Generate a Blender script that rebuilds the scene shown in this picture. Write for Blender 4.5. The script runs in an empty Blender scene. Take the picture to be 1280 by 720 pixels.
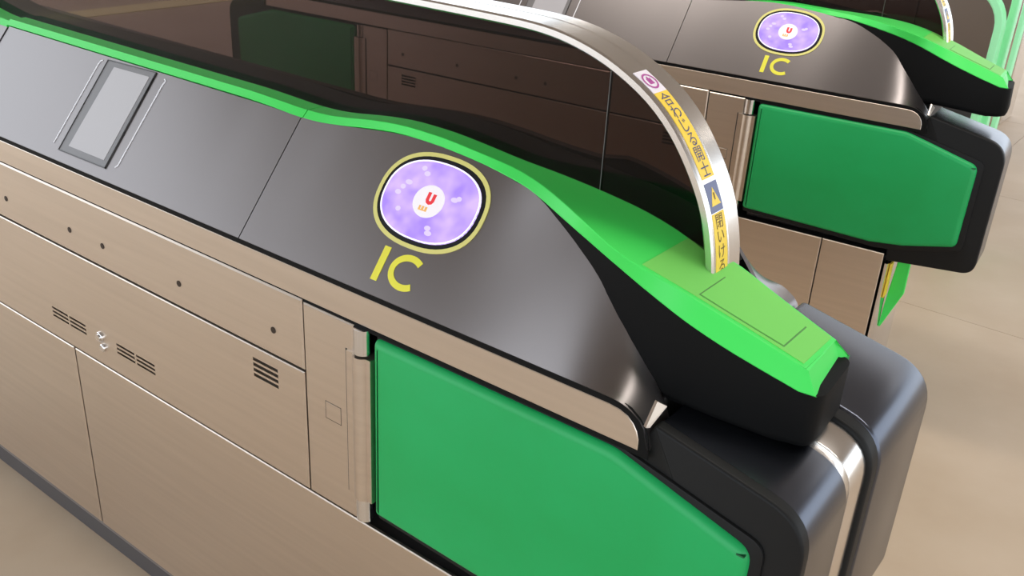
import bpy, math
import numpy as np
from mathutils import Vector, Matrix

S = bpy.context.scene
COL = S.collection

# ------------------------------------------------------------------ camera
cam_d = bpy.data.cameras.new('camera')
cam = bpy.data.objects.new('camera', cam_d)
COL.objects.link(cam)
cam_d.sensor_width = 36.0
cam_d.lens = 1216.2 / 1280 * 36.0
cam_d.clip_start = 0.02
cam_d.clip_end = 200
AX = np.array([[0.7900048579, 0.3009910605, -0.5341317309],
               [0.6108402793, -0.3116700894, 0.7278295876],
               [0.0525973152, -0.9012580856, -0.4300783482]]) @ np.diag([1, -1, -1])
mw = Matrix([list(r) + [0] for r in AX] + [[0, 0, 0, 1]])
mw.translation = Vector((1.500054, -0.8, 1.424024))
cam.matrix_world = mw
S.camera = cam

# ------------------------------------------------------------------ world, added fill lights, exposure
W = bpy.data.worlds.new('world')
S.world = W
W.use_nodes = True
bg = W.node_tree.nodes['Background']
bg.inputs[0].default_value = (0.85, 0.925, 1.0, 1)
bg.inputs[1].default_value = 2.2


def area(name, loc, target, sx, sy, power, color):
    d = bpy.data.lights.new(name, 'AREA')
    d.shape = 'RECTANGLE'
    d.size, d.size_y = sx, sy
    d.energy = power
    d.color = color
    o = bpy.data.objects.new(name, d)
    COL.objects.link(o)
    o.location = loc
    o.rotation_euler = (Vector(target) - Vector(loc)).to_track_quat('-Z', 'Y').to_euler()
    return o


area('overhead_fill', (0.9, 1.15, 3.40), (0.9, 1.0, 0), 5.0, 0.4, 65, (1.0, 0.95, 0.88))  # unseen area light, added to brighten the gates from above
area('overhead_fill', (0.3, 6.8, 3.40), (0.3, 6.8, 0), 7.0, 0.4, 70, (1.0, 0.95, 0.88))  # second unseen fill light, added over the far side

vs = S.view_settings
vs.view_transform = 'Standard'
vs.look = 'None'
vs.exposure = 0.12
vs.gamma = 1.0
vs.use_curve_mapping = False


# ------------------------------------------------------------------ materials
def mat(name, base, rough=0.5, metal=0.0, noise=None, bump=None, spec=None, coat=0.0, emit=None):
    m = bpy.data.materials.new(name)
    m.use_nodes = True
    nt = m.node_tree
    p = nt.nodes['Principled BSDF']
    p.inputs['Base Color'].default_value = (*base, 1)
    p.inputs['Roughness'].default_value = rough
    p.inputs['Metallic'].default_value = metal
    if spec is not None:
        p.inputs['Specular IOR Level'].default_value = spec
    if coat:
        p.inputs['Coat Weight'].default_value = coat
        p.inputs['Coat Roughness'].default_value = 0.12
    tc = None
    if noise or bump:
        tc = nt.nodes.new('ShaderNodeTexCoord')
    if noise:                                  # (scale vector, second colour, contrast low, high)
        sc, c2, lo, hi = noise
        mp = nt.nodes.new('ShaderNodeMapping')
        mp.inputs['Scale'].default_value = sc
        n = nt.nodes.new('ShaderNodeTexNoise')
        n.inputs['Scale'].default_value = 1.0
        n.inputs['Detail'].default_value = 5
        r = nt.nodes.new('ShaderNodeValToRGB')
        r.color_ramp.elements[0].position = lo
        r.color_ramp.elements[1].position = hi
        r.color_ramp.elements[0].color = (*base, 1)
        r.color_ramp.elements[1].color = (*c2, 1)
        nt.links.new(tc.outputs['Object'], mp.inputs[0])
        nt.links.new(mp.outputs[0], n.inputs['Vector'])
        nt.links.new(n.outputs['Fac'], r.inputs[0])
        nt.links.new(r.outputs[0], p.inputs['Base Color'])
    if bump:
        sc, st = bump
        mp = nt.nodes.new('ShaderNodeMapping')
        mp.inputs['Scale'].default_value = sc
        n = nt.nodes.new('ShaderNodeTexNoise')
        n.inputs['Scale'].default_value = 1.0
        n.inputs['Detail'].default_value = 3
        b = nt.nodes.new('ShaderNodeBump')
        b.inputs['Strength'].default_value = st
        b.inputs['Distance'].default_value = 0.001
        nt.links.new(tc.outputs['Object'], mp.inputs[0])
        nt.links.new(mp.outputs[0], n.inputs['Vector'])
        nt.links.new(n.outputs['Fac'], b.inputs['Height'])
        nt.links.new(b.outputs[0], p.inputs['Normal'])
    if emit:
        p.inputs['Emission Color'].default_value = (*emit[0], 1)
        p.inputs['Emission Strength'].default_value = emit[1]
    return m


STEEL = mat('brushed_steel', (0.72, 0.63, 0.545), 0.34, 1.0, noise=((3, 40, 90), (0.67, 0.585, 0.505), 0.3, 0.7),
            bump=((6, 200, 700), 0.04))
POLISH = mat('satin_steel', (0.80, 0.77, 0.74), 0.22, 1.0, bump=((20, 300, 300), 0.01))
CHROME = mat('chrome', (0.80, 0.80, 0.82), 0.12, 1.0)
DARKSTEEL = mat('dark_grey_kick_metal', (0.10, 0.095, 0.10), 0.45, 0.5)
CHASSIS = mat('dark_chassis', (0.035, 0.032, 0.03), 0.6, 0.2)
CONSOLE = mat('charcoal_console', (0.240, 0.218, 0.215), 0.31, 0.95, bump=((900, 900, 900), 0.02))
BLACK = mat('matte_black', (0.006, 0.006, 0.006), 0.6, spec=0.10)
GLOSS = mat('satin_graphite', (0.105, 0.114, 0.142), 0.26, 1.0)
RIM = mat('black_rubber', (0.009, 0.009, 0.009), 0.5, spec=0.2)
CAP = mat('bright_green_plastic', (0.055, 0.72, 0.105), 0.38, spec=0.4)
CAPLABEL = mat('olive_green_label', (0.17, 0.60, 0.10), 0.5, spec=0.3)
LABELLINE = mat('label_outline', (0.07, 0.25, 0.05), 0.6)
PAD = mat('green_vinyl_pad', (0.007, 0.33, 0.080), 0.42, spec=0.4,
          noise=((7, 7, 7), (0.009, 0.36, 0.095), 0.35, 0.65), bump=((260, 260, 260), 0.03))
MINT = mat('mint_green_paint', (0.36, 0.92, 0.50), 0.4)
SHADESTEEL = mat('shade_toned_steel', (0.20, 0.165, 0.14), 0.4, 1.0)  # stainless steel with the shade at the back put into its colour
YELLOW = mat('yellow_print', (0.80, 0.74, 0.05), 0.5)
RINGY = mat('pale_yellow_ring', (0.72, 0.66, 0.20), 0.45)
STICKY = mat('amber_sticker', (0.87, 0.60, 0.05), 0.45)
STICKB = mat('blue_grey_sticker', (0.13, 0.15, 0.27), 0.45)
STICKW = mat('white_sticker', (0.82, 0.76, 0.82), 0.4)
MAGENTA = mat('magenta_print', (0.42, 0.06, 0.30), 0.5)
NAVY = mat('navy_print', (0.05, 0.05, 0.16), 0.5)
INK = mat('dark_brown_ink', (0.13, 0.075, 0.015), 0.5)
RED = mat('red_print', (0.62, 0.02, 0.03), 0.5, emit=((0.8, 0.04, 0.05), 0.35))
ORANGE = mat('orange_print', (0.72, 0.38, 0.10), 0.5, emit=((0.8, 0.45, 0.15), 0.3))
WHITE = mat('white_line', (0.85, 0.83, 0.86), 0.4)
SCREEN = mat('blank_grey_screen', (0.36, 0.34, 0.345), 0.25, spec=0.4, emit=((0.9, 0.86, 0.88), 0.10))
BEZEL = mat('display_bezel', (0.19, 0.18, 0.18), 0.4, 0.3)
REDLED = mat('red_indicator', (0.6, 0.08, 0.05), 0.4, emit=((1.0, 0.15, 0.08), 0.6))
SCREW = mat('brown_screw', (0.035, 0.022, 0.015), 0.5, 0.4)

# backlit lens of the card reader
LENS = bpy.data.materials.new('backlit_lavender_lens')
LENS.use_nodes = True
nt = LENS.node_tree
p = nt.nodes['Principled BSDF']
tc = nt.nodes.new('ShaderNodeTexCoord')
n = nt.nodes.new('ShaderNodeTexNoise')
n.inputs['Scale'].default_value = 26
n.inputs['Detail'].default_value = 2
r = nt.nodes.new('ShaderNodeValToRGB')
r.color_ramp.elements[0].position = 0.36
r.color_ramp.elements[0].color = (0.42, 0.27, 0.95, 1)
r.color_ramp.elements[1].position = 0.66
r.color_ramp.elements[1].color = (0.72, 0.52, 1.0, 1)
nt.links.new(tc.outputs['Object'], n.inputs['Vector'])
nt.links.new(n.outputs['Fac'], r.inputs[0])
nt.links.new(r.outputs[0], p.inputs['Emission Color'])
p.inputs['Emission Strength'].default_value = 0.95
p.inputs['Base Color'].default_value = (0.03, 0.02, 0.05, 1)
p.inputs['Specular IOR Level'].default_value = 0.2
p.inputs['Roughness'].default_value = 0.2
LENSRIM = mat('lit_lens_rim', (0.6, 0.58, 0.7), 0.3, emit=((0.86, 0.80, 1.0), 0.75))
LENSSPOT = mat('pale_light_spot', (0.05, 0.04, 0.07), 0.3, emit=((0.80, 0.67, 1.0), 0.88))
LENSDISC = mat('lit_white_disc', (0.6, 0.58, 0.6), 0.3, emit=((0.95, 0.86, 0.90), 0.42))

# tinted acrylic: a dark transparent sheet with a soft surface reflection
ACRYL = bpy.data.materials.new('smoke_acrylic')
ACRYL.use_nodes = True
nt = ACRYL.node_tree
nt.nodes.clear()
out = nt.nodes.new('ShaderNodeOutputMaterial')
tr = nt.nodes.new('ShaderNodeBsdfTransparent')
tr.inputs[0].default_value = (0.31, 0.255, 0.25, 1)
gl = nt.nodes.new('ShaderNodeBsdfGlossy')
gl.inputs['Roughness'].default_value = 0.08
fr = nt.nodes.new('ShaderNodeFresnel')
fr.inputs[0].default_value = 1.3
mx = nt.nodes.new('ShaderNodeMixShader')
geo = nt.nodes.new('ShaderNodeNewGeometry')
inv = nt.nodes.new('ShaderNodeMath')
inv.operation = 'SUBTRACT'
inv.inputs[0].default_value = 1.0
mul = nt.nodes.new('ShaderNodeMath')
mul.operation = 'MULTIPLY'
nt.links.new(geo.outputs['Backfacing'], inv.inputs[1])
nt.links.new(inv.outputs[0], mul.inputs[0])
nt.links.new(fr.outputs[0], mul.inputs[1])
nt.links.new(mul.outputs[0], mx.inputs[0])
nt.links.new(tr.outputs[0], mx.inputs[1])
nt.links.new(gl.outputs[0], mx.inputs[2])
nt.links.new(mx.outputs[0], out.inputs[0])

TILE = mat('tan_floor_tile', (0.445, 0.33, 0.225), 0.55, spec=0.35,
           noise=((2.6, 2.6, 2.6), (0.53, 0.415, 0.305), 0.30, 0.72), bump=((60, 60, 60), 0.05))
JOINT = mat('floor_joint', (0.20, 0.15, 0.12), 0.8)
PALE = mat('pale_floor_band', (0.80, 0.70, 0.36), 0.6)


# ------------------------------------------------------------------ mesh helpers
def link(name, verts, faces, m, parent=None, sharp=32, bevel=0, seg=2):
    me = bpy.data.meshes.new(name)
    me.from_pydata([tuple(float(c) for c in v) for v in verts], [], [tuple(f) for f in faces])
    me.validate()
    me.update()
    me.polygons.foreach_set('use_smooth', [True] * len(me.polygons))
    me.set_sharp_from_angle(angle=math.radians(sharp))
    me.materials.append(m)
    o = bpy.data.objects.new(name, me)
    COL.objects.link(o)
    if parent is not None:
        o.parent = parent
    if bevel:
        b = o.modifiers.new('bevel', 'BEVEL')
        b.width = bevel
        b.segments = seg
        b.limit_method = 'ANGLE'
        b.angle_limit = math.radians(30)
        b.harden_normals = False
    return o


def flip(V, F):
    """the same shape mirrored in x"""
    return [(-v[0], v[1], v[2]) for v in V], [tuple(reversed(f)) for f in F]


def merge(*parts):
    V, F = [], []
    for v, f in parts:
        k = len(V)
        V += list(v)
        F += [tuple(i + k for i in q) for q in f]
    return V, F


def box(x0, x1, y0, y1, z0, z1):
    V = [(x0, y0, z0), (x1, y0, z0), (x1, y1, z0), (x0, y1, z0), (x0, y0, z1), (x1, y0, z1), (x1, y1, z1), (x0, y1, z1)]
    F = [(3, 2, 1, 0), (4, 5, 6, 7), (0, 1, 5, 4), (1, 2, 6, 5), (2, 3, 7, 6), (3, 0, 4, 7)]
    return V, F


def slab(x0, x1, z0, z1, yf=0.0, d=0.006, c=0.0016):
    """sheet metal panel facing -y with a chamfered front edge"""
    V = [(x0 + c, yf, z0 + c), (x1 - c, yf, z0 + c), (x1 - c, yf, z1 - c), (x0 + c, yf, z1 - c),
         (x0, yf + c, z0), (x1, yf + c, z0), (x1, yf + c, z1), (x0, yf + c, z1),
         (x0, yf + d, z0), (x1, yf + d, z0), (x1, yf + d, z1), (x0, yf + d, z1)]
    F = [(0, 1, 2, 3), (11, 10, 9, 8)]
    for a in (0, 4):
        for i in range(4):
            j = (i + 1) % 4
            F.append((a + i, a + 4 + i, a + 4 + j, a + j))
    return V, F


def slab_holes(x0, x1, z0, z1, holes, yf=0.0, d=0.006, c=0.0016):
    """the same panel with rectangular slots cut through it"""
    xs = sorted({x0 + c, x1 - c} | {h[0] for h in holes} | {h[1] for h in holes})
    zs = sorted({z0 + c, z1 - c} | {h[2] for h in holes} | {h[3] for h in holes})
    ix = {(i, j): i * len(zs) + j for i in range(len(xs)) for j in range(len(zs))}
    V = [(x, yf, z) for x in xs for z in zs]
    F = []
    for i in range(len(xs) - 1):
        for j in range(len(zs) - 1):
            cx, cz = (xs[i] + xs[i + 1]) / 2, (zs[j] + zs[j + 1]) / 2
            if any(h[0] < cx < h[1] and h[2] < cz < h[3] for h in holes):
                continue
            F.append((ix[i, j], ix[i + 1, j], ix[i + 1, j + 1], ix[i, j + 1]))
    for h in holes:
        k = len(V)
        for y in (yf, yf + d):
            V += [(h[0], y, h[2]), (h[1], y, h[2]), (h[1], y, h[3]), (h[0], y, h[3])]
        for i in range(4):
            j = (i + 1) % 4
            F.append((k + i, k + j, k + 4 + j, k + 4 + i))
    k = len(V)
    for y, e in ((yf, c), (yf + c, 0), (yf + d, 0)):
        V += [(x0 + e, y, z0 + e), (x1 - e, y, z0 + e), (x1 - e, y, z1 - e), (x0 + e, y, z1 - e)]
    for a in (k, k + 4):
        for i in range(4):
            j = (i + 1) % 4
            F.append((a + i, a + 4 + i, a + 4 + j, a + j))
    return V, F


def round_poly(pts, n=6):
    """pts: (x, z, radius) counter-clockwise -> polygon with rounded corners"""
    out = []
    N = len(pts)
    for i in range(N):
        p0, p1, p2 = np.array(pts[i - 1][:2]), np.array(pts[i][:2]), np.array(pts[(i + 1) % N][:2])
        r = pts[i][2]
        a, b = p0 - p1, p2 - p1
        la, lb = np.linalg.norm(a), np.linalg.norm(b)
        a, b = a / la, b / lb
        ang = math.acos(max(-1, min(1, float(a @ b))))
        if r < 1e-5 or ang > 3.1:
            out.append(tuple(p1))
            continue
        t = min(r / math.tan(ang / 2), la * 0.48, lb * 0.48)
        for k in range(n + 1):
            s = k / n
            q = (1 - s) ** 2 * (p1 + a * t) + 2 * s * (1 - s) * p1 + s * s * (p1 + b * t)
            out.append(tuple(q))
    return out


def inset(poly, d):
    P = [np.array(q) for q in poly]
    N = len(P)
    out = []
    for i in range(N):
        a, b = P[i] - P[i - 1], P[(i + 1) % N] - P[i]
        na = np.array([-a[1], a[0]]) / (np.linalg.norm(a) + 1e-12)
        nb = np.array([-b[1], b[0]]) / (np.linalg.norm(b) + 1e-12)
        m = na + nb
        m = m / max(1e-6, float(m @ m)) * 2
        L = np.linalg.norm(m)
        if L > 1.6:
            m = m / L * 1.6
        out.append(tuple(P[i] + m * d))
    return out


def prism(poly, y0, y1, r0=0.0, r1=0.0, n=4):
    """extrude an xz polygon along y with rounded front (y0) and back (y1) edges"""
    rings = []
    if r0:
        for k in range(n + 1):
            th = math.pi / 2 * k / n
            rings.append((y0 + r0 * (1 - math.sin(th)), r0 * (1 - math.cos(th))))
        rings.reverse()
        rings = [(y, r0 * (1 - math.sqrt(max(0, 1 - ((y0 + r0 - y) / r0) ** 2)))) for y, _ in rings]
    else:
        rings.append((y0, 0))
    if r1:
        for k in range(n + 1):
            y = y1 - r1 * (1 - math.sin(math.pi / 2 * k / n))
            rings.append((y, r1 * (1 - math.sqrt(max(0, 1 - ((y - y1 + r1) / r1) ** 2)))))
    else:
        rings.append((y1, 0))
    V, F = [], []
    N = len(poly)
    for y, d in rings:
        q = inset(poly, d) if d > 1e-7 else poly
        V += [(a, y, b) for a, b in q]
    for k in range(len(rings) - 1):
        for i in range(N):
            j = (i + 1) % N
            F.append((k * N + i, (k + 1) * N + i, (k + 1) * N + j, k * N + j))
    F.append(tuple(range(N)))
    F.append(tuple(reversed(range((len(rings) - 1) * N, len(rings) * N))))
    return V, F


def cyl(c, axis, r, h, n=20, ch=0.0):
    """cylinder from c along axis (0,1,2), optional chamfer at the far end"""
    prof = [(r, 0), (r, h - ch), (r - ch, h)] if ch else [(r, 0), (r, h)]
    V, F = [], []
    for rr, hh in prof:
        for k in range(n):
            a = 2 * math.pi * k / n
            u, v = rr * math.cos(a), rr * math.sin(a)
            w = [(hh, u, v), (v, hh, u), (u, v, hh)][axis]
            V.append((c[0] + w[0], c[1] + w[1], c[2] + w[2]))
    for q in range(len(prof) - 1):
        for k in range(n):
            j = (k + 1) % n
            F.append((q * n + k, q * n + j, (q + 1) * n + j, (q + 1) * n + k))
    F.append(tuple(reversed(range(n))))
    F.append(tuple(range((len(prof) - 1) * n, len(prof) * n)))
    return V, F


def empty(name, loc=(0, 0, 0), rz=0.0):
    o = bpy.data.objects.new(name, None)
    o.empty_display_size = 0.2
    COL.objects.link(o)
    o.location = loc
    o.rotation_euler = (0, 0, rz)
    return o


def thing(o, label, cat, group=None):
    o['label'] = label
    o['category'] = cat
    if group:
        o['group'] = group
    return o


# ------------------------------------------------------------------ floor
floor = link('floor', *box(-12, 12, -6, 14, -0.06, -0.004), JOINT)
floor['kind'] = 'structure'
TS = 1.49
ROWS = [-5.0, -2.0, 0.98] + [0.98 + TS * k for k in range(1, 9)]
for i in range(-5, 4):
    for y0, y1 in zip(ROWS[:-1], ROWS[1:]):
        x0 = 0.6 + i * 2 * TS
        link('tile', *box(x0 + 0.0012, x0 + 2 * TS - 0.0012, y0 + 0.0012, y1 - 0.0012, -0.012, 0.0), TILE, floor)
ceiling = link('ceiling', *box(-3.7, 6.0, -4.2, 9.5, 3.45, 3.6), mat('warm_ceiling', (0.30, 0.265, 0.24), 0.9))
ceiling['kind'] = 'structure'
band = link('trim_1', *box(-5.52, -5.27, -4.5, 12, 0.0, 0.004), PALE)
band['kind'] = 'structure'

# ------------------------------------------------------------------ profile tables of the gate (metres, gate length along x)
I = np.interp


def smooth(f, x, w=0.018):
    return sum(f(x + k * w / 3) for k in range(-3, 4)) / 7


BX = [-2, 1.05, 1.063, 1.079, 1.09, 1.099, 1.104, 1.106]
BZ = [.866, .866, .8655, .862, .854, .844, .831, .81]
TX = [-2, .30, .352, .416, .459, .524, .60, .65, .704, .754, .789, .824, .884, .922, .953, .987, 1.036, 1.063, 1.08, 1.09, 1.1045, 1.106]
TY = [.130, .130, .129, .127, .126, .128, .132, .133, .133, .131, .129, .121, .099, .083, .073, .063, .057, .058, .056, .053, .045, .044]
TZ = [1.021, 1.021, 1.021, 1.020, 1.021, 1.028, 1.036, 1.038, 1.036, 1.031, 1.028, 1.024, 1.013, .998, .985, .965, .913, .882, .861, .8535, .834, .812]
ZX = [-2, .30, .36, .41, .458, .491, .53, .566, .616, .684, .73, .796, .859, .919, .977, 1.022, 1.05, 1.10, 1.16, 1.222]
ZT = [1.034, 1.034, 1.032, 1.030, 1.031, 1.034, 1.040, 1.045, 1.049, 1.048, 1.044, 1.037, 1.033, 1.027, 1.019, 1.008, .998, .973, .944, .915]
CX = [-2, .80, .816, .859, .902, .945, .986, 1.015, 1.044, 1.083, 1.126, 1.169, 1.222]
CY = [.136, .136, .133, .119, .100, .079, .060, .051, .054, .072, .089, .105, .121]
FX = [-2, 1.06, 1.075, 1.10, 1.145, 1.222]
FY = [.1675, .1675, .186, .196, .200, .209]
LX = [-2, .352, .416, .524, .60, .754, .789, .828, .870, .913, .950, .986, 1.015, 1.044, 1.093, 1.139, 1.181, 1.221, 1.239]
LY = [.1285, .1285, .126, .128, .131, .131, .128, .120, .105, .087, .074, .063, .058, .056, .062, .075, .092, .107, .112]


def zt(x): return smooth(lambda q: float(I(q, ZX, ZT)), x, 0.02) if x < 1.19 else float(I(x, ZX, ZT))
def cy(x): return smooth(lambda q: float(I(q, CX, CY)), x) if x < 1.19 else float(I(x, CX, CY))
def fy(x): return smooth(lambda q: float(I(q, FX, FY)), x, 0.006) if x < 1.18 else float(I(x, FX, FY))
def ly(x): return smooth(lambda q: float(I(q, LX, LY)), x) if x < 1.2 else float(I(x, LX, LY))
def lz(x):
    if x > 1.18:
        return float(I(x, [1.18, 1.221, 1.2385], [zt(1.18) - .022, .8945, .893]))
    return zt(x) - (0.010 + 0.012 * min(1, max(0, (x - .85) / .2)))


def surf(x, t):
    """point of the sloping console: t = 0 lower edge, 1 upper edge"""
    w = .012 if .45 < x < 1.09 else 0.003
    b = np.array([x, .001, smooth(lambda q: float(I(q, BX, BZ)), x, w)])
    T = np.array([x, smooth(lambda q: float(I(q, TX, TY)), x, w), smooth(lambda q: float(I(q, TX, TZ)), x, w)])
    return b + (T - b) * t


def surf_n(x, t):
    e = 1e-3
    a = surf(x + e, t) - surf(x - e, t)
    b = surf(x, t + e) - surf(x, t - e)
    nn = np.cross(a, b)
    return nn / np.linalg.norm(nn)


def on(x, s, h):
    L = np.linalg.norm(surf(x, 1) - surf(x, 0))
    return surf(x, s / L) + surf_n(x, s / L) * h


def decal(poly, h0, h1, sub=0.02):
    """thin plate lying on the console: polygon of (x, s), convex or star-shaped about its centre"""
    P = []
    N = len(poly)
    for i in range(N):
        a, b = np.array(poly[i]), np.array(poly[(i + 1) % N])
        k = max(1, int(np.linalg.norm(b - a) / sub))
        P += [tuple(a + (b - a) * q / k) for q in range(k)]
    N = len(P)
    c = np.mean(np.array(P), axis=0)
    V = [on(a, b, h0) for a, b in P] + [on(a, b, h1) for a, b in P] + [on(c[0], c[1], h1)]
    F = []
    for i in range(N):
        j = (i + 1) % N
        F.append((i, j, N + j, N + i))
        F.append((N + i, N + j, 2 * N))
    return V, F


def decal_ring(po, pi, h0, h1):
    N = len(po)
    V = [on(a, b, h0) for a, b in po] + [on(a, b, h1) for a, b in po] + [on(a, b, h1) for a, b in pi] + [on(a, b, h0) for a, b in pi]
    F = []
    for i in range(N):
        j = (i + 1) % N
        for k in range(3):
            F.append((k * N + i, k * N + j, (k + 1) * N + j, (k + 1) * N + i))
    return V, F


def oval(cx, cs, a, b, e=2.35, n=56):
    out = []
    for k in range(n):
        th = 2 * math.pi * k / n
        c, s = math.cos(th), math.sin(th)
        out.append((cx + a * math.copysign(abs(c) ** (2 / e), c), cs + b * math.copysign(abs(s) ** (2 / e), s)))
    return out


def strip(pts, w):
    """polyline of (x, s) turned into a thin polygon outline pair"""
    P = [np.array(q) for q in pts]
    L, R = [], []
    for i in range(len(P)):
        a = P[max(0, i - 1)]
        b = P[min(len(P) - 1, i + 1)]
        d = (b - a) / np.linalg.norm(b - a)
        nn = np.array([-d[1], d[0]]) * w / 2
        L.append(P[i] + nn)
        R.append(P[i] - nn)
    return L, R


def decal_strip(pts, w, h0, h1):
    L, R = strip(pts, w)
    V, F = [], []
    for l, r in zip(L, R):
        V += [on(*r, h0), on(*r, h1), on(*l, h1), on(*l, h0)]
    for i in range(len(L) - 1):
        for k in range(3):
            F.append((4 * i + k, 4 * i + 4 + k, 4 * i + 5 + k, 4 * i + 1 + k))
    F += [(0, 1, 2, 3), tuple(4 * (len(L) - 1) + k for k in (3, 2, 1, 0))]
    return V, F


# handrail path in xz (outer edge), right half
AP = [(0, 1.219), (.30, 1.219), (.60, 1.219), (.76, 1.2185), (.82, 1.217), (.86, 1.2125), (.90, 1.203), (.94, 1.188), (.985, 1.163), (1.02, 1.132),
      (1.045, 1.099), (1.062, 1.071), (1.074, 1.045), (1.083, 1.015), (1.089, .985), (1.093, .945)]


def catmull(P, n=6):
    P = [np.array(q, float) for q in P]
    out = []
    for i in range(len(P) - 1):
        p0, p1, p2, p3 = P[max(0, i - 1)], P[i], P[i + 1], P[min(len(P) - 1, i + 2)]
        for k in range(n):
            t = k / n
            out.append(0.5 * (2 * p1 + (p2 - p0) * t + (2 * p0 - 5 * p1 + 4 * p2 - p3) * t * t + (3 * p1 - p0 - 3 * p2 + p3) * t ** 3))
    out.append(P[-1])
    return out


AR = catmull(AP)
for _ in range(6):
    AR = [AR[0]] + [(AR[i - 1] + 2 * AR[i] + AR[i + 1]) / 4 for i in range(1, len(AR) - 1)] + [AR[-1]]
ALEN = [0.0]
for i in range(1, len(AR)):
    ALEN.append(ALEN[-1] + float(np.linalg.norm(AR[i] - AR[i - 1])))
AXS, AZS = [float(q[0]) for q in AR], [float(q[1]) for q in AR]


def apt(l, y, h=0.0):
    """point on the outer face of the handrail: arc length l, position y, height h above it"""
    p = np.array([I(l, ALEN, AXS), I(l, ALEN, AZS)])
    e = 0.004
    d = np.array([I(l + e, ALEN, AXS) - I(l - e, ALEN, AXS), I(l + e, ALEN, AZS) - I(l - e, ALEN, AZS)])
    d = d / np.linalg.norm(d)
    nn = np.array([-d[1], d[0]])
    q = p + nn * h
    return (q[0], y, q[1])


def aplate(l0, l1, y0, y1, h0, h1):
    k = max(2, int((l1 - l0) / 0.006))
    V, F = [], []
    for i in range(k + 1):
        l = l0 + (l1 - l0) * i / k
        V += [apt(l, y0, h0), apt(l, y0, h1), apt(l, y1, h1), apt(l, y1, h0)]
    for i in range(k):
        for q in range(3):
            F.append((4 * i + q, 4 * i + 1 + q, 4 * i + 5 + q, 4 * i + 4 + q))
    F += [(3, 2, 1, 0), tuple(4 * k + q for q in range(4))]
    return V, F


def near_l(x, z):
    d = [(x - a) ** 2 + (z - b) ** 2 for a, b in zip(AXS, AZS)]
    return ALEN[int(np.argmin(d))]


def glyph(ch):
    """flat mesh of one character, centred, height about 1"""
    cu = bpy.data.curves.new('glyph', 'FONT')
    cu.body = ch
    cu.size = 1.0
    cu.resolution_u = 3
    ob = bpy.data.objects.new('glyph', cu)
    COL.objects.link(ob)
    bpy.context.view_layer.update()
    dg = bpy.context.evaluated_depsgraph_get()
    me = bpy.data.meshes.new_from_object(ob.evaluated_get(dg))
    V = [np.array(v.co[:2]) for v in me.vertices]
    F = [tuple(f.vertices) for f in me.polygons]
    bpy.data.objects.remove(ob)
    bpy.data.curves.remove(cu)
    bpy.data.meshes.remove(me)
    if not V:
        return [], []
    A = np.array(V)
    c = (A.min(0) + A.max(0)) / 2
    return [v - c for v in V], F


# ------------------------------------------------------------------ the ticket gate
G = empty('ticket_gate')
YF = 0.42            # far face of the cabinet


def both(name, V, F, m, sides=(1, -1), **k):
    obs = []
    for s in sides:
        v, f = (V, F) if s > 0 else flip(V, F)
        obs.append(link(name, v, f, m, G, **k))
    return obs


# -- cabinet core and sheet panels of the near face
XB = 1.078
core = merge(box(-.655, .655, .007, YF - .007, .068, .862),
             box(.655, XB - .004, .007, YF - .007, .068, .478), box(-XB + .004, -.655, .007, YF - .007, .068, .478),
             box(.655, 1.075, .16, .19, .478, .862), box(-1.075, -.655, .16, .19, .478, .862),
             box(.655, 1.088, .007, YF - .007, .812, .85), box(-1.088, -.655, .007, YF - .007, .812, .85))
link('cabinet', *core, CHASSIS, G)
plinth = link('kick_plate', *box(-1.05, 1.05, .012, YF - .012, 0.0, .0675), DARKSTEEL, G, bevel=.003)
link('kick_rail', *box(-1.052, 1.052, .006, .013, .054, .0665), mat('worn_rail', (.30, .29, .30), .35, .8), G, bevel=.0015)
link('far_side_panel', *box(-1.07, 1.07, YF - .006, YF, .07, .862), STEEL, G, bevel=.0015)

up = link('upper_panel', *slab(-.5505, .5505, .6985, .8118, c=.0024), STEEL, G)
for x in (-.487, -.2605, -.273, -.0555, .0465, .2605, .487):
    if x == -.2605:
        continue
    link('screw', *cyl((x, .001, .741), 1, .0052, -.0018, 14), SCREW, up)
slots = []
for x0 in (-.166, -.106, .0475, .1075):
    for k in range(3):
        z1 = .5535 - k * .0083
        slots.append((x0, x0 + .0545, z1 - .0042, z1))
for s in (1, -1):
    for k in range(4):
        z1 = .676 - k * .0093
        a, b = s * .4345, s * .4915
        slots.append((min(a, b), max(a, b), z1 - .0054, z1))
vp = link('vent_panel', *slab_holes(-.5505, .5505, .4885, .6948, slots), STEEL, G)
lock = link('panel_lock', *cyl((-.0035, .004, .547), 1, .0105, -.008, 24), CHROME, G, bevel=.0015)
link('lock_cylinder', *cyl((-.0035, .0, .547), 1, .0062, -.0065, 20), POLISH, lock)
link('lock_knob', *cyl((.003, .004, .5275), 1, .0078, -.009, 20), CHROME, lock, bevel=.002)
for a, b in ((-XB, -.9195), (-.9165, -.1090), (-.1036, .9165), (.9195, XB)):
    link('lower_panel', *slab(a, b, .0705, .4855), STEEL, G)

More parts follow.
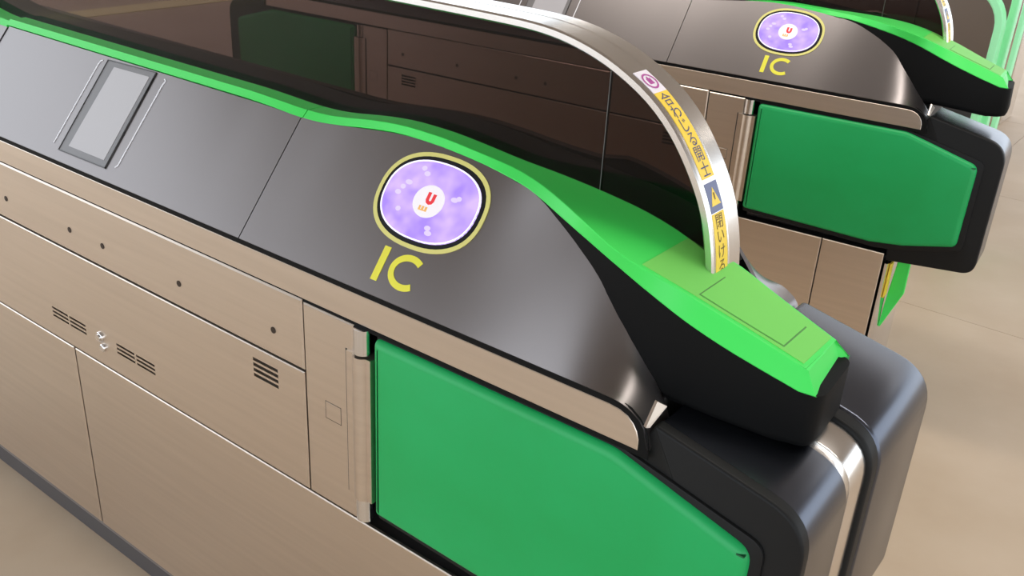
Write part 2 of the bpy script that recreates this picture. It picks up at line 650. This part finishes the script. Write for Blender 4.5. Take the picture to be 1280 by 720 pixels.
# -- hinge covers and hinges at both ends
cov = both('hinge_cover', *slab(.5535, .653, .4885, .8092, c=.002), STEEL)
for s, c in zip((1, -1), cov):
    v, f = slab(.5945, .6255, .638, .666, yf=-.0004, d=.002, c=.0006)
    v2, f2 = slab(.5935, .6265, .637, .667, yf=-.0001, d=.002, c=.0003)
    if s < 0:
        v, f = flip(v, f)
        v2, f2 = flip(v2, f2)
    link('cover_flap', v, f, STEEL, c)
    link('cover_flap_gap', v2, f2, SCREW, c)
both('hinge_pin', *cyl((.667, .006, .7715), 2, .0135, .0375, 28), CHROME)
both('hinge_pin', *cyl((.667, .006, .494), 2, .0135, .037, 28), CHROME)
both('leaf_gap', *box(.6384, .6414, -.0005, .004, .5320, .7695), CHASSIS)
lf = [(.6885, .020), (.6885, -.0035), (.6795, -.0035)] + [(.667 + .0150 * math.cos(a), .0045 + .0150 * math.sin(a)) for a in np.linspace(-.62, -math.pi + .62, 10)] + \
    [(.6545, -.0030), (.6420, -.0030), (.6420, .006), (.652, .020)]
V = [(a, b, .533) for a, b in lf] + [(a, b, .7685) for a, b in lf]
N = len(lf)
F = [(i, N + i, N + (i + 1) % N, (i + 1) % N) for i in range(N)] + [tuple(range(N)), tuple(reversed(range(N, 2 * N)))]
F = [tuple(reversed(f)) for f in F]
hl = both('hinge_leaf', V, F, STEEL, sharp=40)

# -- steel rail under the console, with a rounded end
end = [(1.094, .813), (1.0938, .827), (1.0905, .837), (1.085, .845), (1.077, .8515), (1.066, .8555), (1.052, .857)]
rail = end + [(-a, b) for a, b in reversed(end)]
link('top_rail', *prism(rail, .0022, .010, r0=.0014, n=1), STEEL, G)
outl = [(1.1068, .806), (1.1064, .813), (1.1045, .831), (1.0995, .8440), (1.0905, .8540), (1.0793, .8618), (1.063, .8656), (1.05, .8662)]
trim = [(1.094, .806)] + outl + [(-a, b) for a, b in reversed(outl)] + [(-1.094, .806)]
link('console_trim', *prism(trim, .0030, .0052, r0=.001, n=1), BLACK, G)

# -- console: three sloping panels


def console(x0, x1, far=False):
    xs = [x0]
    while xs[-1] < x1 - 1e-6:
        xs.append(min(x1, xs[-1] + (.02 if xs[-1] < .95 else .006)))
    V, F = [], []
    K = 8
    for x in xs:
        tm = 1.0 + 0.09 * min(1, max(0, (x - .83) / .04))
        for k in range(K + 1):
            q = surf(x, tm * k / K)
            V.append(q)
    for i in range(len(xs) - 1):
        for k in range(K):
            a = i * (K + 1) + k
            F.append((a, a + K + 1, a + K + 2, a + 1))
    n0 = len(V)
    V += [v + np.array([0, .004, -.004]) for v in V]
    F += [tuple(n0 + q for q in reversed(f)) for f in F]
    R = [k for k in range(K + 1)] + [i * (K + 1) + K for i in range(1, len(xs))] + [n0 - 1 - k for k in range(1, K + 1)] + \
        [i * (K + 1) for i in range(len(xs) - 2, 0, -1)]
    for a, b in zip(R, R[1:] + R[:1]):
        F.append((b, a, n0 + a, n0 + b)[::-1])
    if far:
        V = [(v[0], YF - v[1], v[2]) for v in V]
        F = [tuple(reversed(f)) for f in F]
    return V, F


def solid(o, t=.006):
    return o


cmid = link('console_panel', *console(-.4185, .4185), CONSOLE, G)
solid(cmid)
cend = both('console_panel', *console(.4205, 1.1055), CONSOLE)
for o in cend:
    solid(o)
v, f = console(-1.05, 1.05, True)
o = link('far_console_panel', v, f, CONSOLE, G)
solid(o)
for s in (1, -1):
    v, f = console(1.05, 1.1055, True)
    if s < 0:
        v, f = flip(v, f)
    solid(link('far_console_end', v, f, CONSOLE, G))

# -- display on the middle panel
bz = [(-.0785, .0175), (.0660, .0185), (.0605, .2005), (-.0765, .1965)]
bz = [(-.074, .0175), (.0655, .0185), (.0615, .2), (-.0765, .1965)]
si = [(-.0525, .0305), (.0530, .0305), (.0510, .1885), (-.0500, .1865)]
dsp = link('display', *decal(bz, -.001, .0012), BEZEL, G)
link('display_frame', *decal_ring(bz, [(a * .985, .109 + (b - .109) * .985) for a, b in bz], 0, .0024), mat('dark_frame', (.07, .065, .065), .4), dsp)
link('screen', *decal(si, .0010, .0018), SCREEN, dsp)
for x, s in ((-.0971, -1), (.0912, 1)):
    hk = .006 if s < 0 else -.006
    pts = [(x + (.007 if s < 0 else -.003), .193), (x + (.002 if s < 0 else .002), .1905), (x, .183), (x, .036), (x, .031), (x - (.001 if s < 0 else .004), .0265)]
    link('bracket_line', *decal_strip(pts, .0024, 0, .0010), WHITE, dsp)

# -- card reader on the right panel
RC = (.7102, .1402)
rd = link('card_reader', *decal(oval(*RC, .086, .0625), 0, .0007), RIM, G)
link('yellow_ring', *decal_ring(oval(*RC, .0905, .0665), oval(*RC, .0845, .0608), 0, .0012), RINGY, rd)
lens = oval(*RC, .0778, .0548)
link('lens', *decal(lens, 0, .0030), LENS, rd)
link('lens_rim', *decal_ring(lens, oval(*RC, .0756, .0528), .0, .0034), LENSRIM, rd)
link('white_disc', *decal(oval(.7095, .1397, .0245, .0225, 2.0, 40), .003, .0036), LENSDISC, rd)
link('letter_u', *decal_strip([(.7068, .1520), (.7068, .1415), (.7080, .1390), (.7112, .1378), (.7144, .1390), (.7156, .1415), (.7156, .1510)], .0050, .0034, .0040), RED, rd)
link('orange_mark', *merge(decal_strip([(.7005, .1318), (.7005, .1255)], .0030, .0034, .0040), decal_strip([(.7055, .1318), (.7055, .1255)], .0034, .0034, .0040),
                           decal_strip([(.7110, .1318), (.7110, .1255)], .0034, .0034, .0040), decal_strip([(.6995, .1262), (.7125, .1262)], .0016, .0034, .0040)), ORANGE, rd)
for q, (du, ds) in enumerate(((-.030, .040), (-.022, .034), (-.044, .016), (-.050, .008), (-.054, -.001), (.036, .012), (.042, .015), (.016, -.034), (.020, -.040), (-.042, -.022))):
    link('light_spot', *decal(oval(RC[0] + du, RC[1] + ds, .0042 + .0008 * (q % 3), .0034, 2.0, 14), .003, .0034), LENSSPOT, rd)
link('letter_i', *decal([(.6742, .0188), (.6852, .0188), (.6852, .0668), (.6742, .0668)], 0, .0006), YELLOW, G)
cc = []
for a in np.linspace(math.radians(50), math.radians(310), 26):
    cc.append((.7245 + .0245 * math.cos(a), .0428 + .0200 * math.sin(a)))
link('letter_c', *decal_strip(cc, .0088, 0, .0006), YELLOW, G)

# -- green cap along the top


def cap(x0, x1, tip=False):
    xs = [x0]
    while xs[-1] < x1 - 1e-6:
        xs.append(min(x1, xs[-1] + (.02 if xs[-1] < 1.05 else .012)))
    V, F = [], []
    for x in xs:
        k = min(1, max(0, (x - 1.12) / .102))
        xl = x + .0165 * k * k
        q = .016 if x > 1.066 else .0002
        V += [(xl, ly(xl), lz(xl)), (x, cy(x), zt(x)), (x, fy(x), zt(x)), (x + .0095 * k * k, fy(x) + q, lz(xl)),
              (xl, fy(x) + q * .6, lz(xl) - .006), (xl, ly(xl) + .008, lz(xl) - .006)]
    n6 = 6
    if tip:
        k = len(V) - 6
        V[k] = (1.2385, .112, .893)
        V[k + 3] = (1.2315, .226, .893)
        V[k + 4] = (1.226, .216, .886)
        V[k + 5] = (1.230, .121, .886)
        V[k + 2] = (1.216, .209, zt(1.217))
    for i in range(len(xs) - 1):
        for q in range(n6):
            a, b = i * n6 + q, i * n6 + (q + 1) % n6
            F.append((a, a + n6, b + n6, b))
    F.append(tuple(range(n6)))
    F.append(tuple(reversed(range(len(V) - n6, len(V)))))
    return V, F


def ridge():
    xs = list(np.arange(-1.06, 1.061, .02))
    V, F = [], []
    for x in xs:
        a = abs(x)
        V += [(x, .168, lz(a) - .02), (x, .168, zt(a) - .001), (x, .245, zt(a) - .001), (x, .29, lz(a) - .03)]
    for i in range(len(xs) - 1):
        for q in range(4):
            a, b = 4 * i + q, 4 * i + (q + 1) % 4
            F.append((a, a + 4, b + 4, b))
    F += [(0, 1, 2, 3), tuple(len(V) - 4 + q for q in (3, 2, 1, 0))]
    return V, F


link('rear_ridge', *ridge(), BLACK, G, sharp=20)
link('green_cap', *cap(-.4225, .4225), CAP, G, sharp=20)
capo = both('green_cap', *cap(.4238, 1.222, True), CAP, sharp=20, bevel=.0016)


def top_plate(x0, x1, ya, yb, h0, h1):
    n_ = max(2, int((x1 - x0) / .02))
    V, F = [], []
    for i in range(n_ + 1):
        x = x0 + (x1 - x0) * i / n_
        V += [(x, ya(x), zt(x) + h0), (x, ya(x), zt(x) + h1), (x, yb(x), zt(x) + h1), (x, yb(x), zt(x) + h0)]
    for i in range(n_):
        for q in range(3):
            F.append((4 * i + q, 4 * i + 4 + q, 4 * i + 5 + q, 4 * i + 1 + q))
    F += [(0, 1, 2, 3), tuple(4 * n_ + q for q in (3, 2, 1, 0))]
    return V, F


lb = top_plate(1.041, 1.2145, lambda x: cy(x) + .006, lambda x: fy(x) - .003, -.0004, .0006)
link('cap_label', *lb, CAPLABEL, capo[0])
v, f = lb
link('cap_label', *flip(v, f), CAPLABEL, capo[1])


def skew(x0, x1, g0, g1, ea, eb):
    return top_plate(x0, x1, lambda x: ea + (x - 1.10) * .37, lambda x: eb + (x - 1.10) * .37, g0, g1)


link('label_outline', *skew(1.0985, 1.1905, .0002, .0008, .0905, .1530), LABELLINE, capo[0])
link('cap_cover', *skew(1.1000, 1.1890, .0002, .0014, .0922, .1520), CAPLABEL, capo[0])

# -- black nose under the cap
NB = [(.0, .846), (1.079, .846), (1.126, .838), (1.169, .828), (1.201, .8215), (1.26, .820)]


def nose():
    nx = [.82 + .02 * i for i in range(21)]
    near = [(x, ly(x) + .0015) for x in nx if x < 1.222]
    cn = [(1.2295, .1105), (1.2375, .1145), (1.2425, .122), (1.2445, .131)]
    fr = [(1.2400, .205), (1.2380, .214), (1.2330, .2205), (1.2250, .2235)]
    far = [(x, fy(x) + .0150) for x in reversed(nx) if x < 1.218]
    pl = near + cn + fr + far
    N = len(pl)
    V, F = [], []
    cxy = np.array([1.05, .15])
    for lev in range(4):
        for x, y in pl:
            zb_ = float(I(x, [a for a, _ in NB], [b for _, b in NB]))
            top = lz(min(x, 1.2385)) - .0015
            c = np.array([x, y])
            if lev == 0:
                V.append((x, y, top))
            else:
                dz, ins = ((.014, 0), (.004, .004), (0, .012))[lev - 1]
                d = cxy - c
                d = d / np.linalg.norm(d)
                yy = y + (ins if y < .16 else -ins)
                xx = x - ins * (1 if x > 1.2 else 0)
                V.append((xx, yy, zb_ + dz))
    for k in range(3):
        for i in range(N):
            j = (i + 1) % N
            F.append((k * N + i, (k + 1) * N + i, (k + 1) * N + j, k * N + j))
    F.append(tuple(range(N)))
    F.append(tuple(reversed(range(3 * N, 4 * N))))
    return V, F


both('nose', *nose(), BLACK, sharp=45)
br = [(1.1057, -.0085, .8539), (1.1076, -.0030, .8521), (1.1104, .0259, .8666), (1.1042, .0139, .8757)]  # small steel plate added to stand in for a gleam at the console end
v = [Vector(q) for q in br]
vv = v + [q + Vector((-.003, 0, .001)) for q in v]
both('gleam_plate', [tuple(q) for q in vv], [(0, 1, 2, 3), (7, 6, 5, 4), (0, 4, 5, 1), (1, 5, 6, 2), (2, 6, 7, 3), (3, 7, 4, 0)], STEEL, sides=(1,))

# -- flap pods at the ends, green padded flaps on them
pod = round_poly([(.70, .489, 0), (1.081, .489, 0), (1.081, .462, 0), (1.290, .484, .034), (1.290, .808, .060), (1.107, .8475, .004), (1.107, .809, 0), (.70, .809, 0)], 8)
pods = both('flap_housing', *prism(pod, .026, .134, r0=.0, r1=.003), GLOSS, sharp=35)
rimp = round_poly([(1.081, .465, 0), (1.290, .484, .034), (1.290, .808, .060), (1.107, .8475, .004), (1.081, .80, 0)], 8)
rims = both('housing_rim', *prism(rimp, .0105, .0265, r0=.004), RIM, sharp=35)
inner = round_poly([(.70, .495, 0), (1.085, .495, 0), (1.095, .474, .01), (1.282, .494, .03), (1.282, .802, .055), (1.115, .836, .01), (1.085, .803, 0), (.70, .803, 0)], 8)
face_ = round_poly([(.692, .505, .004), (1.05, .494, .05), (1.115, .503, .05), (1.2515, .536, .020), (1.2515, .764, .024), (1.072, .806, .05), (.692, .807, .004)], 6)
pad = round_poly([(.6905, .5145, .010), (1.035, .5065, .06), (1.115, .5165, .06), (1.237, .546, .018), (1.239, .754, .024), (1.065, .8035, .07), (.6905, .8035, .012)], 6)
flaps = both('padded_flap', *prism(pad, -.004, .010, r0=.013, n=5), PAD, sharp=60)
for s, o in zip((1, -1), flaps):
    v, f = prism(face_, .006, .0112, r0=.002, n=2)
    if s < 0:
        v, f = flip(v, f)
    link('flap_backing', v, f, RIM, o)
v, f = box(1.2255, 1.2345, -.0034, .002, .7470, .7490)
link('pad_crease', v, f, mat('dark_green_crease', (.004, .09, .03), .6), flaps[0])
for o in pods:
    pass
v, f = merge(box(1.2885, 1.2915, .03, .060, .60, .655), box(1.2885, 1.2915, .066, .078, .60, .655))
link('indicator_lamp', v, f, REDLED, pods[0])

colp = inset(pod, .004)
col_a = link('end_column', *prism(colp, .1345, .1520, r1=.0012, n=2), POLISH, G, sharp=35)
link('column_section', *prism(colp, .1532, .2050, r0=.0012, n=2), POLISH, col_a, sharp=35)
fpod = inset(pod, -.004)
frim = inset(pod, -.002)
fh = link('far_flap_housing', *prism(fpod, .2285, .420, r0=.006, r1=.006), GLOSS, G, sharp=35)
link('housing_rim', *prism(frim, .2055, .2285, r0=.006), RIM, fh, sharp=35)

# -- lower body end: rounded steel corner post, green guard strip with a yellow label
v, f = [], []
post = [(1.0815, .02), (1.0840, .008), (1.0900, .006), (1.0955, .020), (1.0955, .30), (1.0815, .31)]
V = [(a, b, .03) for a, b in post] + [(a, b, .458) for a, b in post]
N = len(post)
F = [(i, (i + 1) % N, N + (i + 1) % N, N + i) for i in range(N)] + [tuple(reversed(range(N))), tuple(range(N, 2 * N))]
both('corner_post', V, F, CHROME, sharp=50)

# -- handrail hoop with smoke acrylic infill
Y0, Y1, TH = .139, .209, .0115


def hoop():
    ls = [ALEN[i] for i in range(0, len(ALEN), 2)]
    if ls[-1] != ALEN[-1]:
        ls.append(ALEN[-1])
    c = .0022
    ym = .178
    V, F = [], []
    prof = [(Y0 + c, -TH), (Y0, -TH + c), (Y0, -c), (Y0 + c, 0), (ym - .0012, 0), (ym, -.0016), (ym + .0012, 0), (Y1 - c, 0), (Y1, -c), (Y1, -TH + c), (Y1 - c, -TH)]
    n_ = len(prof)
    rows = [(l, 1) for l in ls]
    allr = [(l, -1) for l in reversed(ls[1:])] + rows
    for l, s in allr:
        for y, h in prof:
            q = apt(l, y, h)
            V.append((s * q[0], q[1], q[2]))
    for i in range(len(allr) - 1):
        for k in range(n_):
            a, b = i * n_ + k, i * n_ + (k + 1) % n_
            F.append((a, a + n_, b + n_, b))
    F.append(tuple(reversed(range(n_))))
    F.append(tuple(range(len(V) - n_, len(V))))
    F = [tuple(reversed(q)) for q in F]
    return V, F


hr = link('handrail', *hoop(), POLISH, G, sharp=40)

lI0, lI1 = near_l(.957, 1.176), near_l(.981, 1.162)
lY1 = near_l(1.059, 1.082)
lT0, lT1 = near_l(1.061, 1.078), near_l(1.0735, 1.047)
lZ1 = ALEN[-1] - .008
sy0, sy1 = .1465, .1745
link('warning_label', *aplate(lI0, lI1, sy0, sy1, 0, .0004), STICKW, hr)
link('warning_label', *aplate(lI1, lY1, sy0, sy1, 0, .0004), STICKY, hr)
link('warning_label', *aplate(lT0, lT1, sy0, sy1, 0, .0004), STICKB, hr)
link('warning_label', *aplate(lT1 + .001, lZ1, sy0, sy1, 0, .0004), STICKY, hr)


def on_arch(pts, F, l, y, sc, h):
    return [apt(l - q[1] * sc, y + q[0] * sc, h) for q in pts], F


def letters(text, l0, l1, sc, m):
    k = len(text)
    parts = []
    for i, ch in enumerate(text):
        g_, f_ = glyph(ch)
        parts.append(on_arch(g_, f_, l0 + (l1 - l0) * (i + .5) / k, (sy0 + sy1) / 2, sc, .0007))
    for o_ in parts:
        if o_[0]:
            link('lettering', *o_, m, hr)


letters('合わじる開士', lI1 + .002, lY1 - .002, .0195, NAVY)
letters('閉いけるる', lT1 + .002, lZ1 - .004, .0185, INK)
# no-touch mark: ring, slash and a small hand shape
ym = (sy0 + sy1) / 2
lm = (lI0 + lI1) / 2
rv, rf = [], []
for k in range(24):
    a = 2 * math.pi * k / 24
    for rr in (.0118, .0092):
        rv.append(apt(lm + rr * math.sin(a), ym + rr * math.cos(a), .0007))
for k in range(24):
    j = (k + 1) % 24
    rf.append((2 * k, 2 * j, 2 * j + 1, 2 * k + 1))
link('no_touch_ring', rv, rf, MAGENTA, hr)
for dy, dl, w_, h_ in ((-.003, 0, .0022, .009), (0, -.0015, .0022, .011), (.003, 0, .0022, .009), (0, .003, .009, .003)):
    link('hand_mark', *aplate(lm + dl - h_ / 2, lm + dl + h_ / 2, ym + dy - w_ / 2, ym + dy + w_ / 2, .0003, .0007), MAGENTA, hr)
# warning triangle
lt = (lT0 + lT1) / 2
tri = [(0, .0115), (-.0105, -.0095), (.0105, -.0095)]
link('warning_triangle', *on_arch([np.array(q) for q in tri], [(0, 1, 2)], lt, ym, 1.0, .0007), STICKY, hr)
link('warning_mark', *on_arch([np.array(q) for q in ((-.0012, .005), (-.0008, -.003), (.0008, -.003), (.0012, .005))], [(0, 1, 2, 3)], lt, ym, 1.0, .0010), INK, hr)


def sheet(x0, x1):
    n_ = max(4, int((x1 - x0) / .03))
    V, F = [], []
    for i in range(n_ + 1):
        x = x0 + (x1 - x0) * i / n_
        ax = min(abs(x), 1.0925)
        zz = float(I(ax, AXS, AZS)) - .006
        if ax > 1.0:
            zz -= .012
        zb_ = min(zt(ax) - .004, zz - .002)
        V += [(x, .166, zb_), (x, .171, zb_), (x, .166, zz), (x, .171, zz)]
    for i in range(n_):
        a = 4 * i
        F += [(a, a + 4, a + 6, a + 2), (a + 1, a + 3, a + 7, a + 5), (a + 2, a + 6, a + 7, a + 3), (a, a + 1, a + 5, a + 4)]
    F += [(0, 2, 3, 1), (4 * n_, 4 * n_ + 1, 4 * n_ + 3, 4 * n_ + 2)]
    return V, F


link('acrylic_panel', *sheet(-.914, .914), ACRYL, G)
both('acrylic_panel', *sheet(.9155, 1.083), ACRYL)
both('acrylic_joint', *box(.9142, .9153, .1662, .1708, float(zt(.915)) - .003, 1.188), mat('joint_strip', (.10, .095, .09), .5))

thing(G, 'nearest ticket gate, its whole sloping console and green cap filling the foreground', 'ticket gate', 'ticket gates')


# ------------------------------------------------------------------ further gates
def copy_tree(o, parent=None, skip=()):
    c = o.copy()
    COL.objects.link(c)
    c.parent = parent
    for ch in list(o.children):
        if ch.name.split('.')[0] not in skip:
            copy_tree(ch, c, skip)
    return c


G2 = copy_tree(G, None, ('far_flap_housing', 'end_column', 'indicator_lamp'))
G2.location = (-0.1762, 1.5231, 0.0)
G2.rotation_euler = (0, 0, 0.0818)
G2['label'] = 'second ticket gate standing behind the nearest one, partly seen through its dark acrylic'

K3 = empty('barrier_cabinet', (0.39, 5.3, 0))
thing(K3, 'plain steel cabinet with shade put into its dark brown colour at the top right corner behind the mint green rails', 'cabinet')
link('cabinet_body', *box(-4.2, -.01, .006, .3, 0, 1.1), CHASSIS, K3)
link('face_panel', *slab(-4.2, -.55, .05, 1.1), SHADESTEEL, K3)
link('face_panel', *slab(-.545, -.01, .05, 1.1), SHADESTEEL, K3)
link('end_trim', *box(-.008, .008, -.004, .3, 0, 1.1), POLISH, K3, bevel=.004)
link('end_gap', *box(.008, .028, .012, .3, 0, 1.1), CHASSIS, K3)
link('end_trim', *box(.028, .048, .004, .3, 0, 1.1), POLISH, K3, bevel=.004)

for ch in G2.children:      # the tip of this gate sits a little higher
    if ch.name.split('.')[0] in ('nose', 'green_cap', 'far_console_end') and max(v[0] for v in ch.bound_box) > 1:
        a = -0.065
        ch.rotation_euler = (0, a, 0)
        ch.location = Vector((.80, 0, 1.03)) - Matrix.Rotation(a, 3, 'Y') @ Vector((.80, 0, 1.03))

# green guard strip and yellow label at the low end of the second gate
gs = [(1.1385, .470), (1.1395, .370), (1.1010, .262), (1.0960, .262), (1.1000, .350), (1.1080, .470)]
gd = link('end_guard', *prism(gs[::-1], .052, .066), CAP, G2, bevel=.002)
link('yellow_label', *box(1.0957, 1.0990, .018, .050, .36, .456), STICKY, gd)

# ------------------------------------------------------------------ mint green guard rail behind the second gate
R = empty('guard_rail', (0.752, 3.0, 0))
thing(R, 'mint green bent guard rail standing behind the tip of the second gate', 'guard rail')


def bent(x, ztop, rad, x_end, w, dpt, y):
    path = [(x, 0.0), (x, ztop - rad)]
    for k in range(1, 9):
        a = math.pi / 2 * k / 8
        path.append((x - rad + rad * math.cos(a), ztop - rad + rad * math.sin(a)))
    path.append((x_end, ztop))
    V, F = [], []
    P = [np.array(q) for q in path]
    for i in range(len(P)):
        d = P[min(len(P) - 1, i + 1)] - P[max(0, i - 1)]
        d = d / np.linalg.norm(d)
        nn = np.array([-d[1], d[0]]) * w / 2
        for q in (P[i] + nn, P[i] - nn):
            V += [(q[0] - .752, y - dpt / 2, q[1]), (q[0] - .752, y + dpt / 2, q[1])]
    for i in range(len(P) - 1):
        a = 4 * i
        for p_, q in ((0, 1), (1, 3), (3, 2), (2, 0)):
            F.append((a + p_, a + q, a + 4 + q, a + 4 + p_))
    F += [(0, 2, 3, 1), tuple(4 * (len(P) - 1) + k for k in (0, 1, 3, 2))]
    return V, F


link('hoop', *bent(.757, 1.000, .135, .0, .030, .05, 0), MINT, R, bevel=.006)
link('hoop', *bent(.775, 1.085, .135, .0, .026, .05, .075), MINT, R, bevel=.006)
link('post', *box(.062, .080, -.02, .02, 0, 1.15), MINT, R, bevel=.004)
